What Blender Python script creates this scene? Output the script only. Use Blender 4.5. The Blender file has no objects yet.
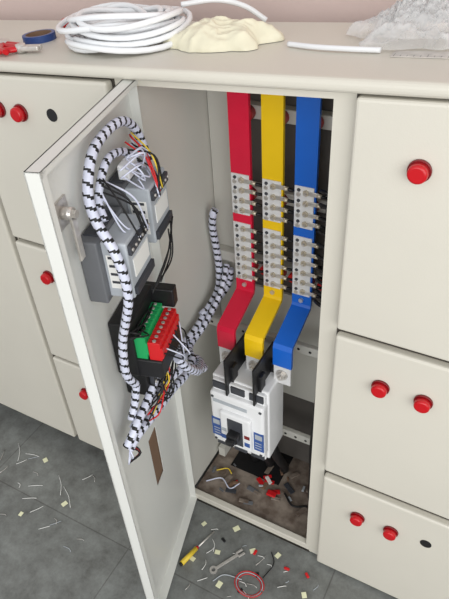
import bpy, bmesh, math, random
from mathutils import Vector, Matrix, noise
random.seed(7)
scene=bpy.context.scene
scene.view_settings.view_transform='Standard'
FL=0.03
# ---------------------------------------------------------------- materials
def mat(name,col,rough=.5,metal=0.,var=0.,scale=8.,bump=0.,bscale=60.,trans=0.,alpha=1.,col2=None,spec=.5):
    m=bpy.data.materials.new(name); m.use_nodes=True; nt=m.node_tree; b=nt.nodes['Principled BSDF']
    b.inputs['Base Color'].default_value=(*col,1); b.inputs['Roughness'].default_value=rough
    b.inputs['Metallic'].default_value=metal; b.inputs['Transmission Weight'].default_value=trans
    b.inputs['Alpha'].default_value=alpha; b.inputs['Specular IOR Level'].default_value=spec
    tc=nt.nodes.new('ShaderNodeTexCoord')
    if var>0 or col2:
        n=nt.nodes.new('ShaderNodeTexNoise'); n.inputs['Scale'].default_value=scale; n.inputs['Detail'].default_value=5
        nt.links.new(tc.outputs['Object'],n.inputs['Vector'])
        r=nt.nodes.new('ShaderNodeValToRGB'); r.color_ramp.elements[0].position=.35; r.color_ramp.elements[1].position=.65
        c2=col2 if col2 else tuple(min(1,c*(1+var)) for c in col); c1=col if col2 else tuple(c*(1-var) for c in col)
        r.color_ramp.elements[0].color=(*c1,1); r.color_ramp.elements[1].color=(*c2,1)
        nt.links.new(n.outputs['Fac'],r.inputs['Fac']); nt.links.new(r.outputs['Color'],b.inputs['Base Color'])
    if bump>0:
        n2=nt.nodes.new('ShaderNodeTexNoise'); n2.inputs['Scale'].default_value=bscale; nt.links.new(tc.outputs['Object'],n2.inputs['Vector'])
        bp=nt.nodes.new('ShaderNodeBump'); bp.inputs['Strength'].default_value=bump; bp.inputs['Distance'].default_value=.002
        nt.links.new(n2.outputs['Fac'],bp.inputs['Height']); nt.links.new(bp.outputs['Normal'],b.inputs['Normal'])
    return m
def srgb(r,g,b):
    return tuple(((c/255)/12.92 if c/255<=.04045 else ((c/255+.055)/1.055)**2.4) for c in (r,g,b))
CREAM=mat('cream_powdercoat',srgb(208,204,192),.38,var=.02,scale=3,bump=.15,bscale=400)
CREAMIN=mat('cream_inner',srgb(204,203,195),.5,var=.03,scale=3)
DOORW=mat('door_white',srgb(216,217,212),.4,var=.015,scale=3,bump=.1,bscale=400)
GAP=mat('gasket_dark',srgb(66,61,54),.8)
BLACK=mat('black_plastic',srgb(24,24,26),.45)
BLACKR=mat('black_rubber',srgb(17,17,19),.6)
REDB=mat('red_sleeve',srgb(214,24,60),.36,var=.05)
YELB=mat('yellow_sleeve',srgb(240,198,14),.36,var=.04)
BLUB=mat('blue_sleeve',srgb(16,98,200),.36,var=.05)
ALU=mat('aluminium',srgb(222,222,222),.35,.15,var=.05,scale=60)
STEEL=mat('steel',srgb(206,202,196),.3,.6,var=.1,scale=80)
BRASS=mat('zinc_bolt',srgb(196,186,166),.32,.4)
WHITEP=mat('white_plastic',srgb(230,231,232),.4,var=.01)
WHITEW=mat('white_spiral',srgb(208,212,230),.4)
GREY=mat('meter_grey',srgb(104,106,110),.5,var=.05)
GREYL=mat('meter_lightgrey',srgb(172,178,184),.5,var=.06,scale=30)
GREYD=mat('meter_darkgrey',srgb(58,60,66),.5)
BLUEL=mat('blue_label',srgb(50,84,150),.45)
PAPER=mat('label_paper',srgb(226,226,190),.8)
WHT=mat('paper_white',srgb(232,232,228),.7)
GREEN=mat('green_terminal',srgb(30,160,90),.45)
REDT=mat('red_terminal',srgb(200,25,30),.45)
KNOB=mat('red_knob',srgb(190,8,22),.28)
KNOBD=mat('red_knob_bezel',srgb(120,10,18),.35)
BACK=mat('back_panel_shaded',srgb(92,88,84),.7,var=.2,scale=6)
GRANITE=mat('base_granite',srgb(98,84,74),.7,col2=srgb(150,138,126),scale=26,bump=.4)
YELP=mat('yellow_wire',srgb(226,196,60),.5)
TUBE=mat('clear_tubing',srgb(232,234,236),.22,var=.02)
BAGY=mat('cream_bag',srgb(226,221,196),.35,var=.02,scale=20,bump=.8,bscale=45)
TAPE=mat('blue_tape',srgb(40,70,130),.4)
PINK=mat('pink_wall_paint',srgb(218,197,190),.85,var=.03,scale=2,bump=.3,bscale=90)
TAN=mat('cardboard_and_shade_brown',srgb(120,94,74),.8,var=.08,scale=10)  # cardboard, and the painted shade seen through the door cutout
BAGC=bpy.data.materials.new('plastic_film'); BAGC.use_nodes=True
nt=BAGC.node_tree; pb=nt.nodes['Principled BSDF']; pb.inputs['Base Color'].default_value=(.86,.86,.86,1); pb.inputs['Roughness'].default_value=.12
tr=nt.nodes.new('ShaderNodeBsdfTransparent'); mx=nt.nodes.new('ShaderNodeMixShader'); mx.inputs[0].default_value=.42
lw=nt.nodes.new('ShaderNodeLayerWeight'); lw.inputs['Blend'].default_value=.45; mr=nt.nodes.new('ShaderNodeMapRange'); mr.inputs['To Min'].default_value=.25; mr.inputs['To Max'].default_value=.85
nt.links.new(lw.outputs['Facing'],mr.inputs['Value']); nt.links.new(mr.outputs[0],mx.inputs[0])
nt.links.new(tr.outputs[0],mx.inputs[1]); nt.links.new(pb.outputs[0],mx.inputs[2]); nt.links.new(mx.outputs[0],nt.nodes['Material Output'].inputs[0])
FLM=bpy.data.materials.new('floor_tile'); FLM.use_nodes=True; nt=FLM.node_tree; pb=nt.nodes['Principled BSDF']; pb.inputs['Roughness'].default_value=.5
tc=nt.nodes.new('ShaderNodeTexCoord'); mp=nt.nodes.new('ShaderNodeMapping'); mp.inputs['Location'].default_value=(.2,.12,0)
br=nt.nodes.new('ShaderNodeTexBrick'); br.inputs['Scale'].default_value=1; br.inputs['Brick Width'].default_value=.56; br.inputs['Row Height'].default_value=.56; br.offset=0
br.inputs['Mortar Size'].default_value=.002; br.inputs['Color1'].default_value=(*srgb(116,118,116),1); br.inputs['Color2'].default_value=(*srgb(110,113,112),1); br.inputs['Mortar'].default_value=(*srgb(94,94,92),1)
ns=nt.nodes.new('ShaderNodeTexNoise'); ns.inputs['Scale'].default_value=14; ns.inputs['Detail'].default_value=12; ns.inputs['Roughness'].default_value=.78
rp=nt.nodes.new('ShaderNodeValToRGB'); rp.color_ramp.elements[0].color=(.5,.48,.46,1); rp.color_ramp.elements[1].color=(1.35,1.37,1.35,1); rp.color_ramp.elements[0].position=.3; rp.color_ramp.elements[1].position=.7
ml=nt.nodes.new('ShaderNodeMix'); ml.data_type='RGBA'; ml.blend_type='MULTIPLY'; ml.inputs[0].default_value=1
nt.links.new(tc.outputs['Object'],mp.inputs[0]); nt.links.new(mp.outputs[0],br.inputs[0]); nt.links.new(tc.outputs['Object'],ns.inputs[0]); nt.links.new(ns.outputs[0],rp.inputs[0])
nt.links.new(br.outputs[0],ml.inputs[6]); nt.links.new(rp.outputs[0],ml.inputs[7]); nt.links.new(ml.outputs[2],pb.inputs['Base Color'])

# level cabinet top tilted up to the right here, imitating lens distortion
def lean(p):
    if p.z>1.28: p.z+=.062*(p.x+.68)
    return p
# ---------------------------------------------------------------- mesh accumulator
class Acc:
    def __init__(s,name,M=None,lean=False):
        s.name=name; s.bm=bmesh.new(); s.mats=[]; s.M=M or Matrix.Identity(4); s.lean=lean
    def mi(s,m):
        if m not in s.mats: s.mats.append(m)
        return s.mats.index(m)
    def merge(s,b,m,X=None,smooth=False):
        X=s.M@(X or Matrix.Identity(4)); k=s.mi(m) if m else None
        vm={}
        for v in b.verts: vm[v]=s.bm.verts.new(X@v.co)
        for f in b.faces:
            try: nf=s.bm.faces.new([vm[v] for v in f.verts])
            except ValueError: continue
            nf.material_index=k if k is not None else f.material_index; nf.smooth=smooth or f.smooth
        b.free()
    def box(s,a,c,m,bev=0,X=None,seg=2):
        a=Vector(a); c=Vector(c); lo=Vector([min(a[i],c[i]) for i in range(3)]); hi=Vector([max(a[i],c[i]) for i in range(3)])
        b=bmesh.new(); bmesh.ops.create_cube(b,size=1)
        for v in b.verts: v.co=Vector([lo[i]+(v.co[i]+.5)*(hi[i]-lo[i]) for i in range(3)])
        if bev>0: bmesh.ops.bevel(b,geom=b.edges[:],offset=min(bev,min(hi-lo)*.49),segments=seg,affect='EDGES',profile=.5)
        s.merge(b,m,X)
    def cyl(s,p0,p1,r0,m,r1=None,n=20,smooth=True,bev=0):
        p0=Vector(p0);p1=Vector(p1);r1=r0 if r1 is None else r1
        b=bmesh.new(); L=(p1-p0).length
        bmesh.ops.create_cone(b,cap_ends=True,segments=n,radius1=r0,radius2=r1,depth=L)
        if bev>0:
            e=[e for e in b.edges if abs(e.verts[0].co.z-L/2)<1e-6 and abs(e.verts[1].co.z-L/2)<1e-6]
            bmesh.ops.bevel(b,geom=e,offset=bev,segments=3,affect='EDGES',profile=.5)
        for f in b.faces: f.smooth= smooth and len(f.verts)<=4
        q=(p1-p0).to_track_quat('Z','Y'); s.merge(b,m,Matrix.Translation((p0+p1)/2)@q.to_matrix().to_4x4())
    def tube(s,pts,r,m,m2=None,step=.004,n=8,period=4,w=1.6,raw=False,flat=1.):
        pts=[Vector(p) for p in pts]
        P=[]
        if raw: P=pts
        else:
            ext=[pts[0]*2-pts[1]]+pts+[pts[-1]*2-pts[-2]]
            for i in range(1,len(ext)-2):
                p0,p1,p2,p3=ext[i-1:i+3]; k=max(2,int((p2-p1).length/step))
                for j in range(k):
                    t=j/k; P.append(.5*((2*p1)+(p2-p0)*t+(2*p0-5*p1+4*p2-p3)*t*t+(3*p1-p0-3*p2+p3)*t**3))
            P.append(pts[-1])
        b=bmesh.new(); ka=s.mi(m); kb=s.mi(m2) if m2 else ka
        up=None; rings=[]
        for i,p in enumerate(P):
            tg=(P[min(i+1,len(P)-1)]-P[max(i-1,0)]).normalized()
            if up is None: up=tg.orthogonal().normalized()
            up=(up-tg*up.dot(tg)); up=up.normalized() if up.length>1e-6 else tg.orthogonal().normalized()
            sd=tg.cross(up)
            rings.append([b.verts.new(p+(up*math.cos(a)+sd*math.sin(a)*flat)*r) for a in [2*math.pi*j/n for j in range(n)]])
        for i in range(len(rings)-1):
            for j in range(n):
                f=b.faces.new((rings[i][j],rings[i][(j+1)%n],rings[i+1][(j+1)%n],rings[i+1][j])); f.smooth=True
                f.material_index=kb if (m2 and ((i+j*period/n)%period)<w) else ka
        for rr,fl in ((rings[0],1),(rings[-1],0)):
            f=b.faces.new(rr[::-1] if fl else rr); f.material_index=ka
        s.merge(b,None)
    def strip(s,prof,x0,x1,th,m):
        pts=[Vector((y,z)) for y,z in prof]; L=[];R=[]
        for i,p in enumerate(pts):
            t0=(p-pts[i-1]).normalized() if i>0 else (pts[1]-p).normalized()
            t1=(pts[i+1]-p).normalized() if i<len(pts)-1 else t0
            t=(t0+t1).normalized(); nn=Vector((-t.y,t.x)); k=th/2/max(.3,nn.dot(Vector((-t0.y,t0.x))))
            L.append(tuple(p+nn*k)); R.append(tuple(p-nn*k))
        b=bmesh.new(); rows=[]
        for l,r in zip(L,R):
            rows.append([b.verts.new((x0,*l)),b.verts.new((x1,*l)),b.verts.new((x1,*r)),b.verts.new((x0,*r))])
        for i in range(len(rows)-1):
            for j in range(4): b.faces.new((rows[i][j],rows[i][(j+1)%4],rows[i+1][(j+1)%4],rows[i+1][j]))
        b.faces.new(rows[0]); b.faces.new(rows[-1]); bmesh.ops.recalc_face_normals(b,faces=b.faces[:])
        s.merge(b,m)
    def ring(s,c,ri,ro,h,m,nn=36):
        b=bmesh.new(); prof=[(ri,0),(ro,0),(ro,h),(ri,h)]
        V=[[b.verts.new((r*math.cos(2*math.pi*i/nn),r*math.sin(2*math.pi*i/nn),z)) for r,z in prof] for i in range(nn)]
        for i in range(nn):
            for j in range(4): b.faces.new((V[i][j],V[(i+1)%nn][j],V[(i+1)%nn][(j+1)%4],V[i][(j+1)%4]))
        s.merge(b,m,Matrix.Translation(c))
    def done(s,parent=None):
        bmesh.ops.recalc_face_normals(s.bm,faces=s.bm.faces[:])
        if s.lean:
            for v in s.bm.verts: lean(v.co)
        me=bpy.data.meshes.new(s.name); s.bm.to_mesh(me); s.bm.free()
        for m in s.mats: me.materials.append(m)
        ob=bpy.data.objects.new(s.name,me); bpy.context.collection.objects.link(ob)
        c=sum((v.co for v in me.vertices),Vector())/max(1,len(me.vertices))
        if parent is None:
            for v in me.vertices: v.co-=c
            ob.location=c
        else: ob.parent=parent
        return ob
def empty(name):
    e=bpy.data.objects.new(name,None); bpy.context.collection.objects.link(e); return e

# ---------------------------------------------------------------- room
a=Acc('floor'); a.box((-4,-4,FL-.05),(4,.42,FL),FLM); fo=a.done()
a=Acc('wall_back'); a.box((-4,.40,FL),(4,.46,3.2),PINK); a.done()
a=Acc('baseboard_back'); a.box((-4,.388,FL),(4,.40,FL+.1),mat('skirting',srgb(90,80,74),.6)); a.done()

# ---------------------------------------------------------------- cabinet
XL,XR=-.68,-.285; TOP=1.36; DEP=.30; ZO0,ZO1=.065,1.322
cab=empty('electrical_cabinet')
a=Acc('cabinet_body',lean=True)
a.box((-1.75,0,.10),(XL-.002,DEP,TOP-.012),CREAM)
a.box((-1.73,.03,FL),(XL-.02,DEP,.10),GAP)
a.box((XR,0,FL+.008),(.8,DEP,TOP-.012),CREAM)
a.box((XR+.02,.02,FL),(.78,DEP-.02,FL+.01),GAP)
a.box((XL-.002,DEP-.012,FL+.005),(XR,DEP,TOP-.012),CREAMIN)
a.box((XL-.002,0,ZO1),(XR,.03,TOP-.012),CREAM)
a.box((XL-.002,0,FL+.003),(XR,.018,ZO0),CREAM,.002)
a.box((XL-.002,.0,FL+.001),(XR,DEP-.012,FL+.012),GAP)
a.box((XL-.002,.0,ZO0),(XL+.001,DEP-.012,ZO1),CREAMIN)
a.box((XL,0.0,ZO0),(XL+.012,.002,ZO1),CREAM)
a.box((XR-.010,0.0,ZO0),(XR,.002,ZO1),CREAM)
a.box((-1.76,-.024,TOP-.022),(.81,DEP,TOP),CREAM,.009,seg=4)
a.done(cab)
def panel(nm,x0,x1,z0,z1):
    p=Acc(nm,lean=True); p.box((x0,-.022,z0),(x1,.0,z1),CREAM,.006,seg=3)
    p.done(cab)
    g=Acc(nm+'_gap',lean=True); g.box((x0-.004,-.002,z0-.004),(x1+.004,.0005,z1+.004),GAP); g.done(cab)
ZP=TOP-.026
panel('upper_cover_right',-.255,.22,.915,ZP); panel('middle_cover_right',-.255,.22,.468,.899); panel('lower_cover_right',-.255,.22,.042,.442)
panel('upper_cover_far',.235,.78,.915,ZP); panel('middle_cover_far',.235,.78,.468,.899); panel('lower_cover_far',.235,.78,.042,.442)
panel('upper_cover_left',-1.10,-.715,.905,ZP-.002); panel('middle_cover_left',-1.10,-.715,.50,.892); panel('lower_cover_left',-1.10,-.715,.108,.488)
panel('tall_cover_left',-1.74,-1.115,.108,ZP-.002)
a=Acc('hole_grommets')
a.cyl((-.864,-.0235,1.249),(-.864,-.02,1.249),.013,BLACK); a.cyl((.003,-.0235,.347),(.003,-.02,.347),.013,BLACK)
a.done(cab)
for i,(x,z) in enumerate([(-.149,1.266),(-.155,.803),(-.072,.801),(-.160,.340),(-.078,.340),(-.948,1.243),(-1.010,1.243),(-1.008,.811),(-.995,.388)]):
    a=Acc('push_button'); a.cyl((x,-.0225,z),(x,-.027,z),.0180,KNOBD,n=32,bev=.001)
    a.cyl((x,-.026,z),(x,-.041,z),.0156,KNOB,r1=.0150,n=32,bev=.004)
    a.done()

a=Acc('base_plate_rubble')
a.box((XL+.002,.02,FL+.012),(XR-.002,DEP-.014,.05),GRANITE)
a.box((-.62,.15,.0495),(-.45,DEP-.02,.0515),BLACKR)  # black sheet painting the dark of an opening in the base
a.done(cab)
a=Acc('mounting_frame')
a.box((XL+.003,.262,.73),(-.60,.287,ZO1-.005),CREAMIN)
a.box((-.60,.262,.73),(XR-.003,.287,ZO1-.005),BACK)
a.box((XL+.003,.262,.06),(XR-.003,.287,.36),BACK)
a.box((XL+.003,.255,.36),(XR-.003,.287,.73),CREAMIN)
a.box((XL+.003,.235,.80),(XR-.003,.262,.83),CREAMIN,.003)
for z in (1.0,1.19):
    a.box((-.60,.235,z),(XR-.003,.262,z+.03),CREAMIN,.003)
for z in (.635,.29):
    a.box((XL+.003,.16,z),(XR-.003,.175,z+.028),CREAMIN,.003)
    for k in range(12): 
        x=XL+.03+k*.031; a.cyl((x,.1595,z+.014),(x,.161,z+.014),.004,BLACK,n=10)
for x in (XL+.02,XR-.03):
    a.box((x-.01,.165,.06),(x+.012,.262,.10),CREAMIN)
a.done(cab)

# ---------------------------------------------------------------- busbars
CX={'red':-.560,'yellow':-.484,'blue':-.409}
BW=.048; YB=.19; YL=.08
BC={'red':REDB,'yellow':YELB,'blue':BLUB}
for nm,cx in CX.items():
    a=Acc(nm+'_busbar'); m=BC[nm]; x0,x1=cx-BW/2,cx+BW/2
    a.strip([(YB,ZO1-.002),(YB,.772),(YB-.004,.762),(YL+.004,.722),(YL,.712),(YL,.658)],x0,x1,.009,m)
    a.strip([(YL,.659),(YL,.60)],x0+.002,x1-.002,.006,ALU)
    a.cyl((cx,YL-.004,.632),(cx,YL-.014,.632),.011,STEEL,n=6,smooth=False); a.cyl((cx,YL-.003,.632),(cx,YL-.006,.632),.015,STEEL)
    a.cyl((cx,YL-.014,.632),(cx,YL-.020,.632),.005,STEEL,n=10)
    for (z0,z1,rows) in ((.985,1.085,4),(.80,.962,6)):
        a.box((x0+.001,YB-.0075,z0),(x1-.003,YB-.004,z1),ALU,.001)
        for k in range(rows):
            z=z0+(k+.5)*(z1-z0)/rows
            a.cyl((cx-.013,YB-.007,z+.004),(cx-.013,YB-.009,z+.004),.0040,GREYD,n=10)
            a.cyl((cx-.013,YB-.007,z-.006),(cx-.013,YB-.011,z-.006),.0050,STEEL,n=6,smooth=False)
            for dx in (.004,):
                a.cyl((cx+dx,YB-.007,z),(cx+dx,YB-.012,z),.0070,BRASS,n=6,smooth=False)
                a.cyl((cx+dx,YB-.012,z),(cx+dx,YB-.018,z),.003,STEEL,n=8)
            zz=z+random.uniform(-.002,.002)
            a.box((cx+.006,YB-.0095,zz-.005),(x1+.008,YB-.0065,zz+.005),STEEL,.001)
            a.cyl((x1+.004,YB-.008,zz),(x1+.014,YB-.008,zz-.001),.0048,BRASS,n=10)
            a.tube([(x1+.012,YB-.008,zz-.001),(x1+.022,YB-.004,zz-.004),(x1+.024,YB+.012,zz-.014),(x1+.014,YB+.035,zz-.04),(x1+.010,YB+.044,zz-.07)],.0036,BLACKR,step=.006,n=7)
    a.cyl((cx,YB-.004,.785),(cx,YB-.010,.785),.006,STEEL,n=6,smooth=False)
    a.done()
a=Acc('busbar_insulators')
for cx in CX.values():
    for z in (.815,1.015,1.205):
        a.cyl((cx,YB+.005,z),(cx,.234,z),.016,REDT,n=16)
    a.cyl((cx+.038,.234,.815),(cx+.038,.215,.815),.012,REDT,n=16)
a.done()
a=Acc('black_cable_bundle')
for k in range(10):
    z=1.085-k*.032
    a.tube([(-.372,YB-.010,z),(-.355,YB-.028,z+.008),(-.338,YB-.02,z-.004),(-.326,YB+.02,z-.03),(-.33,YB+.05,z-.07)],.0042,BLACKR,step=.008,n=8)
a.tube([(-.325,.12,1.15),(-.322,.125,.9),(-.318,.10,.6),(-.322,.09,.4),(-.33,.12,.2),(-.34,.15,.06)],.011,BLACKR,n=10,step=.02)
a.tube([(-.305,.14,1.2),(-.308,.14,.9),(-.305,.12,.6),(-.308,.11,.4),(-.31,.13,.2),(-.32,.16,.06)],.009,BLACKR,n=10,step=.02)
a.done()

# ---------------------------------------------------------------- circuit breaker
a=Acc('circuit_breaker',Matrix.Translation((-.003,-.036,.014)))
bx0,bx1=-.574,-.417; cz0,cz1=.340,.595
a.box((bx0,.062,cz0),(bx1,.150,cz1),WHITEP,.004)
a.box((bx0+.003,.036,cz0+.03),(bx1-.003,.066,cz1-.035),WHITEP,.008,seg=3)
a.box((bx0+.006,.050,cz0+.004),(bx1-.006,.066,cz1-.004),WHITEP,.004)
mx_=(bx0+bx1)/2
a.box((mx_-.044,.024,cz0+.05),(mx_+.044,.040,cz1-.085),WHITEP,.006,seg=3)
a.box((mx_-.022,.0225,cz0+.062),(mx_+.022,.026,cz1-.10),GREYD,.002)
a.box((mx_-.015,.000,cz0+.09),(mx_+.015,.026,cz0+.118),BLACK,.004)
a.box((mx_-.012,-.012,cz0+.094),(mx_+.012,.004,cz0+.110),BLACK,.004)
for sx in (-1,1):
    xa=mx_+sx*.047; xb=mx_+sx*.075
    a.box((xa,.0350,cz0+.055),(xb,.037,cz0+.125),BLUEL,.0005)
    a.box((xa+sx*.004,.0345,cz0+.100),(xb-sx*.004,.0357,cz0+.118),GREYL)
    for q in range(3): a.box((xa+sx*.004,.0345,cz0+.064+q*.010),(xb-sx*.006,.0357,cz0+.067+q*.010),GREYL)
    a.box((mx_+sx*.026,.0232,cz0+.07),(mx_+sx*.041,.0243,cz0+.085),BLUEL)
    a.box((mx_+sx*.026,.0232,cz0+.10),(mx_+sx*.041,.0243,cz0+.112),KNOBD if sx>0 else GREYL)
a.box((mx_-.066,.0352,cz1-.068),(mx_+.03,.0360,cz1-.056),GREYL)
for cx in (mx_-.051,mx_,mx_+.051):
    a.box((cx-.019,.046,cz1-.028),(cx+.019,.051,cz1-.006),GREYD,.001)
    a.box((cx-.019,.046,cz0+.006),(cx+.019,.051,cz0+.024),GREYD,.001)
    a.box((cx-.019,.13,cz1-.01),(cx+.019,.15,cz1+.03),BLACK,.003)
for bxm in (-.522,-.4465):
    a.box((bxm-.0025,.038,cz1-.035),(bxm+.0025,.15,cz1+.085),BLACK,.001)
    a.box((bxm-.010,.06,cz1-.02),(bxm+.010,.085,cz1+.045),BLACK,.002)
for (x,z) in ((bx0+.012,cz0+.04),(bx1-.012,cz0+.04),(bx0+.012,cz1-.05),(bx1-.012,cz1-.05)):
    a.cyl((x,.0365,z),(x,.0345,z),.004,GREYD,n=10)
a.box((bx0+.03,.15,cz0+.04),(bx1-.03,.196,cz1-.04),CREAMIN,.002)
a.done()
a=Acc('outgoing_cables')
for cx in CX.values():
    cx=-.497+(cx+.484)*.68
    a.strip([(.09,.352),(.09,.295)],cx-.015,cx+.015,.006,BLACK)
    a.cyl((cx,.085,.31),(cx,.076,.31),.009,STEEL,n=6,smooth=False)
    a.tube([(cx,.10,.305),(cx+.003,.13,.22),(cx+.0,.18,.12),(cx-.01,.21,.055)],.014,BLACKR,n=12,step=.015)
a.done()
a=Acc('interior_debris')
for k in range(34):
    x=random.uniform(-.66,-.31); y=random.uniform(.03,.22); l=random.uniform(.006,.02); an=random.uniform(0,3.14)
    m=random.choice([GRANITE,GRANITE,GREY,WHT,GREYD,GREYL,TAN,TAN,REDT]); X=Matrix.Translation((x,y,.053))@Matrix.Rotation(an,4,'Z')
    a.box((-l,-l*.4,-.001),(l,l*.4,.001+random.random()*.004),m,.001,X=X)
a.box((-.47,.10,.052),(-.44,.12,.06),REDT,.003); a.box((-.355,.16,.052),(-.33,.185,.062),REDT,.003)
a.tube([(-.66,.06,.055),(-.62,.09,.057),(-.58,.07,.055),(-.56,.10,.056)],.0022,WHITEW); a.tube([(-.42,.13,.055),(-.38,.10,.058),(-.34,.12,.055)],.003,BLACKR)
a.tube([(-.65,.11,.055),(-.62,.13,.058),(-.60,.12,.055)],.002,YELP)
a.done()

# ---------------------------------------------------------------- door
hin=Vector((XL,-.004,0)); d=Vector((.113,-.415,0)).normalized(); n=Vector((-d.y,d.x,0))
MD=Matrix(((d.x,n.x,0,hin.x),(d.y,n.y,0,hin.y),(0,0,1,0),(0,0,0,1)))
DW=.372; DZ0,DZ1=.046,1.338
a=Acc('cabinet_door',MD)
c0,c1,e0,e1=.145,.195,.38,.56
for (s0,s1,z0,z1) in ((0,c0,DZ0,DZ1),(c1,DW,DZ0,DZ1),(c0,c1,DZ0,e0),(c0,c1,e1,DZ1)):
    a.box((s0,-.002,z0),(s1,0,z1),DOORW)
a.box((c0-.01,-.006,e0-.01),(c1+.01,-.0042,e1+.01),TAN)  # plate added behind the cutout, its brown painting the shade in the hole
a.box((DW-.0015,-.002,DZ0),(DW,.022,DZ1),DOORW); a.box((DW-.014,.0205,DZ0),(DW,.022,DZ1),DOORW)
a.box((0,-.002,DZ0),(.0015,.018,DZ1),DOORW)
a.box((0,-.002,DZ1-.0015),(DW,.022,DZ1),DOORW); a.box((0,.0205,DZ1-.010),(DW,.022,DZ1),DOORW)
a.box((0,-.002,DZ0),(DW,.022,DZ0+.0015),DOORW)
for z in (.20,.70,1.2): a.cyl((-.004,.004,z-.03),(-.004,.004,z+.03),.004,STEEL,n=12)
a.box((.295,0,1.22),(.335,.004,1.265),STEEL,.001); a.cyl((.316,.003,1.245),(.316,.022,1.245),.010,STEEL); a.box((.309,.018,1.165),(.324,.022,1.252),STEEL,.001)
a.cyl((.316,.022,1.245),(.316,.028,1.245),.007,STEEL,n=6,smooth=False)
a.done(cab)
def meter(s0,s1,z0,z1,name='panel_meter'):
    a=Acc(name,MD)
    a.box((s0,.0005,z0),(s1,.035,z1),GREY,.003)
    a.box((s0+.01,.033,z0+.006),(s1-.014,.078,z1-.006),GREYL,.003)
    a.box((s1-.0145,.040,z0+.025),(s1-.0135,.070,z1-.03),WHT)
    for q in range(4): a.box((s1-.0137,.043,z0+.035+q*.016),(s1-.0132,.066,z0+.040+q*.016),GREYD)
    a.box((s0+.014,.076,z1-.03),(s1-.018,.084,z1-.012),GREYD,.001)
    a.box((s0+.014,.076,z0+.012),(s1-.018,.084,z0+.028),GREYD,.001)
    a.box((s0+.02,.077,z0+.04),(s1-.03,.0795,z1-.045),WHT)
    for q in range(6):
        ss=s0+.018+q*(s1-s0-.042)/5; a.cyl((ss,.083,z1-.021),(ss,.086,z1-.021),.003,STEEL,n=8)
    a.box((s0+.02,.005,z1),(s1-.02,.03,z1+.003),GREYD)
    a.done()
meter(.178,.295,1.060,1.180); meter(.060,.172,1.090,1.210)
a=Acc('terminal_block',MD)
a.box((.13,.0005,.85),(.258,.045,.980),BLACK,.004)
a.box((.135,.040,.85),(.256,.095,.895),BLACK,.003)
a.box((.118,.0005,.935),(.142,.090,.978),BLACK,.003)
for q in range(8):
    s=.146+q*.0134
    a.box((s,.042,.893),(s+.0118,.066,.948),GREEN,.001); a.cyl((s+.006,.054,.948),(s+.006,.054,.9492),.0038,STEEL,n=8)
    a.box((s,.064,.905),(s+.0118,.069,.935),GREEN,.001)
    a.box((s,.070,.893),(s+.0118,.094,.938),REDT,.001); a.cyl((s+.006,.082,.938),(s+.006,.082,.9392),.0038,STEEL,n=8)
    a.box((s,.093,.90),(s+.0118,.098,.925),REDT,.001)
a.done()
MI=MD.inverted()
def toD(p): return MI@Vector(p)
a=Acc('wiring_harness',MD)
def sp(pts,r=.0085): a.tube(pts,r,WHITEW,BLACKR,step=.003,n=10,period=6,w=1.7)
sp([(.075,.05,1.215),(.06,.035,1.25),(.08,.03,1.285),(.12,.028,1.305),(.17,.025,1.308),(.22,.025,1.302),(.25,.025,1.28),(.268,.025,1.245),(.278,.035,1.21),(.29,.06,1.17),(.294,.072,1.12),(.292,.070,1.07),(.286,.055,1.02),(.284,.04,.97),(.288,.035,.92),(.288,.035,.88),(.27,.04,.84)],.0083)
sp([(.10,.04,1.225),(.105,.035,1.24),(.14,.03,1.262),(.185,.028,1.27),(.22,.028,1.255),(.245,.028,1.225),(.26,.04,1.20)],.0068)
sp([(.20,.06,.835),(.22,.055,.80),(.26,.05,.78),(.30,.045,.77),(.325,.04,.755),(.34,.03,.735)],.009)
sp([(.04,.08,.70),(.10,.075,.70),(.16,.065,.715),(.22,.06,.73),(.27,.05,.735),(.31,.04,.735),(.335,.03,.72)],.010)
sp([(.12,.08,.745),(.17,.06,.75),(.22,.055,.765),(.27,.045,.765),(.31,.035,.755)],.009)
sp([(.27,.04,.84),(.28,.035,.80),(.30,.03,.77)],.008)
P=[toD(p) for p in ((-.655,.01,.668),(-.650,.08,.685),(-.648,.14,.705),(-.645,.195,.735),(-.650,.215,.79),(-.655,.215,.86),(-.657,.21,.91),(-.65,.205,.95),(-.645,.21,.965))]
sp([Vector((.19,.10,.845)),Vector((.17,.11,.80)),Vector((.12,.115,.74)),Vector((.06,.10,.70)),Vector((.03,.085,.685))]+P,.0095)
P=[toD(p) for p in ((-.640,.03,.662),(-.635,.10,.69),(-.625,.16,.735),(-.625,.20,.78),(-.63,.222,.80))]
sp([Vector((.13,.09,.76)),Vector((.06,.11,.69))]+P,.008)
P=[toD(p) for p in ((-.655,.12,.70),(-.640,.17,.715),(-.625,.212,.745),(-.620,.222,.79))]
sp(P,.010)
cols=[BLACKR,BLACKR,BLACKR,BLACKR,WHITEW,WHITEW,YELP,REDT]
def w(p,q,sag=.03,m=None):
    p=Vector(p);q=Vector(q); mid=(p+q)/2+Vector((random.uniform(-.02,.02),random.uniform(.0,.025),random.uniform(-sag,sag)))
    a.tube([p,mid,q],.0016,m or random.choice(cols),step=.008,n=5)
for k in range(9): w((random.uniform(.08,.15),.088,random.uniform(1.18,1.19)),(random.uniform(.08,.16),.03,random.uniform(1.25,1.28)))
for k in range(7): w((random.uniform(.20,.26),.088,random.uniform(1.155,1.165)),(random.uniform(.22,.26),.03,random.uniform(1.22,1.26)),m=random.choice([BLACKR,WHITEW]))
for k in range(4): w((random.uniform(.08,.15),.088,random.uniform(1.10,1.115)),(random.uniform(.18,.25),.088,random.uniform(1.03,1.05)),.02,BLACKR)
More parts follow.
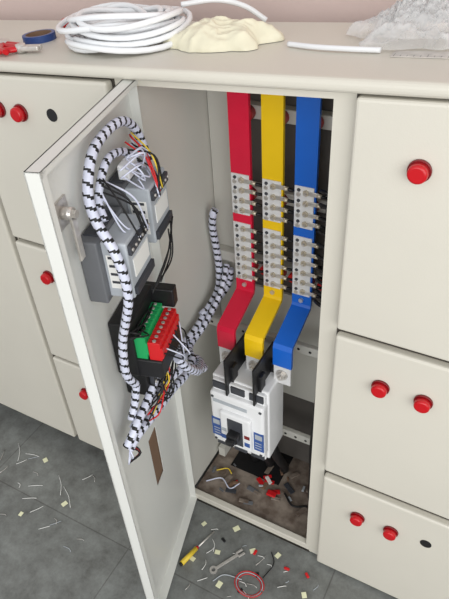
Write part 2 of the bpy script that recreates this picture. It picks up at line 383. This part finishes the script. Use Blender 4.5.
for k in range(8):
    s=.152+k*.0134; w((s,.099,.91),(.17+random.uniform(-.02,.02),.11,.83),.01,BLACKR if k%3 else WHITEW); 
    w((s,.05,.95),(.27,.045,random.uniform(.95,.98)),.008,BLACKR)
for k in range(16): w((random.uniform(.14,.24),.08,random.uniform(.79,.84)),(random.uniform(.2,.3),.055,random.uniform(.73,.78)),.015,random.choice([BLACKR,BLACKR,BLACKR,YELP,WHITEW,REDT]))
for k in range(6): w((random.uniform(.32,.34),.03,.725),(random.uniform(.335,.35),.03,.69),.008)
for k in range(10): w((random.uniform(.10,.16),.06,random.uniform(1.22,1.235)),(random.uniform(.14,.2),.05,random.uniform(1.24,1.27)),m=WHITEW)
a.box((.12,.03,1.222),(.165,.05,1.248),WHITEP,.003)
a.done()
a=Acc('relay_socket',MD); a.box((.15,.0005,.775),(.24,.05,.835),BLACK,.004); a.box((.16,.05,.785),(.23,.06,.825),GREYD,.002)
for q in range(5): a.cyl((.167+q*.014,.059,.805),(.167+q*.014,.0625,.805),.004,STEEL,n=8)
a.done()

# ---------------------------------------------------------------- things on top
T=TOP
a=Acc('tubing_coil',lean=True); pts=[]; N=17
for i in range(N*28):
    t=i/28; an=2*math.pi*t; rr=.094+.028*math.sin(t*2.3)+.020*noise.noise(Vector((t*1.7,3,1))); h=.013+.046*(0.5+.5*math.sin(t*1.9+1))*(0.6+.4*t/N)
    cxx=-.772+.018*math.sin(t*1.1); pts.append(Vector((cxx+rr*1.0*math.cos(an),.126+rr*.80*math.sin(an)+.01*math.sin(t*3.1),T+h+.006*math.sin(an*2+t))))
a.tube(pts,.0056,TUBE,raw=True,n=8)
a.tube([(-.69,.21,T+.05),(-.63,.245,T+.05),(-.58,.265,T+.035),(-.54,.28,T+.006)],.005,TUBE)
a.done()
def heap(name,c,R,h,m,seed,fr=2.2,out=.18,rot=0,nr=46,na=150,base=.28,amp=.9,fine=.12):
    """crumpled bag: closed, folded skin over an irregular footprint"""
    A=Acc(name,lean=True); b=bmesh.new(); rows=[]
    for i in range(nr+1):
        r=i/nr; row=[]
        for j in range(na):
            th=2*math.pi*j/na; e=Vector((math.cos(th),math.sin(th),0))
            o=1+out*noise.noise(e*1.6+Vector((seed,0,0)))*2+out*.4*noise.noise(e*5+Vector((seed,1,0)))
            p=e*r*o; q=p*fr+Vector((seed,seed*.7,0))
            fold=(1-abs(noise.noise(q))*2.2)*.5+(1-abs(noise.noise(q*2.3+Vector((5,1,2))))*2.4)*.28+(1-abs(noise.noise(q*5.1))*2.)*fine
            z=h*max(0,(1-r**2.2))**.6*(base+amp*max(0,fold)) if i<nr else 0
            wob=Vector((noise.noise(q*2+Vector((0,0,4))),noise.noise(q*2+Vector((0,0,8))),0))*.06*(r<1)
            row.append(b.verts.new(((p.x+wob.x)*R[0],(p.y+wob.y)*R[1],max(z,0.0005 if i<nr else 0))))
        rows.append(row)
    for i in range(nr):
        for j in range(na):
            f=b.faces.new((rows[i][j],rows[i+1][j],rows[i+1][(j+1)%na],rows[i][(j+1)%na])); f.smooth=True
    bmesh.ops.remove_doubles(b,verts=rows[0],dist=.0001)
    A.merge(b,m,Matrix.Translation(c)@Matrix.Rotation(rot,4,'Z')); return A.done()
heap('crumpled_bag',(-.565,.135,T+.001),(.100,.062),.046,BAGY,4.3,rot=.1,base=.62,amp=.42,fr=1.5,fine=.05)
heap('plastic_bag',(-.185,.19,T+.004),(.150,.075),.050,BAGC,9.1,fr=3.2,out=.25,base=.3,amp=.9)
heap('plastic_bag_fold',(-.22,.20,T+.012),(.10,.06),.055,BAGC,3.1,fr=3.6,out=.3,base=.4,amp=.8)
bf=bpy.data.objects['plastic_bag_fold']; pbg=bpy.data.objects['plastic_bag']; bf.parent=pbg; bf.location=bf.location-pbg.location
a=Acc('tube_offcut',lean=True); a.tube([(-.425,.125,T+.005),(-.37,.108,T+.006),(-.31,.102,T+.006),(-.26,.104,T+.005)],.0045,TUBE); a.done()
a=Acc('steel_ruler',lean=True); a.box((-.24,.085,T),(.06,.115,T+.0025),STEEL,.0008)
for q in range(28): a.box((-.235+q*.01,.085,T+.0024),(-.2345+q*.01,.092 if q%5 else .097,T+.0028),BLACK)
a.done()
def pliers(px,py,ang,L=.15,name='pliers'):
    A=Acc(name,Matrix.Translation((px,py,T+.009))@Matrix.Rotation(ang,4,'Z'),lean=True)
    for sg in (-1,1):
        A.tube([(0,0,0),(-.02,sg*.010,0),(-.05,sg*.020,0),(-L*.65,sg*.017,0)],.0065,KNOB,n=10,flat=.8)
        A.box((0,sg*.0005,-.005),(.045,sg*.010,.005),STEEL,.003)
    A.cyl((0,0,-.008),(0,0,.008),.010,STEEL); A.done()
pliers(-.965,.035,.2,.12); pliers(-1.035,.06,2.6,.12)
a=Acc('tape_roll',lean=True); a.ring((-1.0,.125,T),.028,.035,.014,TAPE); a.ring((-1.0,.125,T),.0265,.028,.014,TAN); a.done()
a=Acc('spare_push_button',lean=True); a.cyl((-.975,.195,T),(-.975,.195,T+.012),.013,BLACK); a.cyl((-.975,.195,T+.012),(-.975,.195,T+.028),.015,KNOB,bev=.004); a.cyl((-.945,.165,T+.013),(-.905,.16,T+.013),.013,KNOB,bev=.003); a.done()

# ---------------------------------------------------------------- floor clutter
Z0=FL
a=Acc('screwdriver',Matrix.Translation((-.592,-.20,Z0+.0105))@Matrix.Rotation(math.atan2(.115,.028),4,'Z'))
a.cyl((.0,0,0),(.06,0,0),.008,YELP,r1=.007,n=8); a.cyl((-.006,0,0),(.0,0,0),.006,BLACK,n=8); a.cyl((.06,0,0),(.066,0,0),.005,KNOB); a.cyl((.066,0,-.002),(.135,0,-.008),.0026,STEEL); a.done()
a=Acc('combination_wrench',Matrix.Translation((-.50,-.165,Z0+.003))@Matrix.Rotation(1.05,4,'Z'))
a.box((-.0,-.004,-.0025),(.075,.004,.0025),STEEL,.001)
a.ring((-.008,0,-.0028),.006,.011,.0056,STEEL,24)
for sg in (-1,1): a.box((.072,sg*.003,-.0028),(.094,sg*.0095,.0028),STEEL,.0015)
a.done()
a=Acc('wire_loop')
for k in range(3):
    pts=[Vector((-.395+(.034+.004*k)*math.cos(t*.15),-.163+(.028+.003*k)*math.sin(t*.15),Z0+.003+.002*k+.001*math.sin(t*.5))) for t in range(0,42)]
    a.tube(pts,.0013,REDT if k!=1 else GREYL,raw=True,n=6)
a.tube([(-.37,-.13,Z0+.003),(-.36,-.08,Z0+.003),(-.38,-.05,Z0+.003)],.0014,BLACKR); a.tube([(-.42,-.16,Z0+.003),(-.47,-.17,Z0+.003),(-.49,-.20,Z0+.003)],.0014,GREYL)
a.done()
a=Acc('paper_tags')
for (x,y) in ((-.575,-.17),(-.505,-.03),(-.43,-.07),(-1.13,-.29),(-1.03,-.20),(-1.25,-.28),(-1.2,-.10),(-.52,-.12),(-.36,-.05),(-.47,-.20),(-.25,-.12),(-.60,-.06)):
    X=Matrix.Translation((x,y,Z0+.001))@Matrix.Rotation(random.uniform(0,3),4,'Z'); s=random.uniform(.007,.010); a.box((-s,-s*.8,0),(s,s*.8,.001),PAPER,X=X)
a.done()
a=Acc('wire_clippings')
for k in range(56):
    if k<28: x=random.uniform(-1.4,-.9); y=random.uniform(-.35,-.06)
    else: x=random.uniform(-.58,-.15); y=random.uniform(-.25,-.05)
    an=random.uniform(0,3.14); l=random.uniform(.008,.045) if k<28 else random.uniform(.004,.022); m=random.choice([WHT,WHT,GREYL,STEEL])
    dx,dy=math.cos(an)*l,math.sin(an)*l
    a.tube([(x-dx,y-dy,Z0+.002),(x+.004,y+.004,Z0+.002),(x+dx,y+dy,Z0+.002)],.0009,m,n=5,step=.02)
for k in range(8):
    x=random.uniform(-.55,-.2); y=random.uniform(-.2,-.04); X=Matrix.Translation((x,y,Z0))@Matrix.Rotation(random.uniform(0,3),4,'Z'); a.box((-.008,-.004,0),(.008,.004,.005),REDT if k%2 else BLACK,.002,X=X)
a.done()

# ---------------------------------------------------------------- lights / world / camera
def area(nm,loc,tgt,size,pw,col=(1,1,1)):
    l=bpy.data.lights.new(nm,'AREA'); l.size=size; l.energy=pw; l.color=col; o=bpy.data.objects.new(nm,l); bpy.context.collection.objects.link(o)
    o.location=loc; o.rotation_euler=(Vector(tgt)-Vector(loc)).to_track_quat('-Z','Y').to_euler(); return o
area('window_light',(1.7,-2.1,1.9),(-.5,0,.8),2.2,52,(1,.99,.97))
area('front_fill_light',(-.2,-2.6,1.5),(-.5,0,.7),1.8,24,(1,.99,.97))  # fill lamp added in front to brighten the interior, no actual source
w_=bpy.data.worlds.new('World'); scene.world=w_; w_.use_nodes=True; w_.node_tree.nodes['Background'].inputs[0].default_value=(.97,.98,1,1); w_.node_tree.nodes['Background'].inputs[1].default_value=.80

f=593.0
V=Vector((50.5,744.5,f)).normalized(); Zc=-V
XLv=Vector((-1289.5,-384.5,f)).normalized(); Xc=-XLv; Xc=(Xc-Zc*Xc.dot(Zc)).normalized(); Yc=Zc.cross(Xc)
cd=bpy.data.cameras.new('camera'); cam=bpy.data.objects.new('camera',cd); bpy.context.collection.objects.link(cam); scene.camera=cam
cd.sensor_fit='VERTICAL'; cd.sensor_height=36; cd.sensor_width=27; cd.lens=f/599*36; cd.clip_start=.02
R=Matrix(((Xc[0],-Xc[1],-Xc[2]),(Yc[0],-Yc[1],-Yc[2]),(Zc[0],-Zc[1],-Zc[2])))
cam.matrix_world=Matrix.Translation((0,-.85,1.6745))@R.to_4x4()
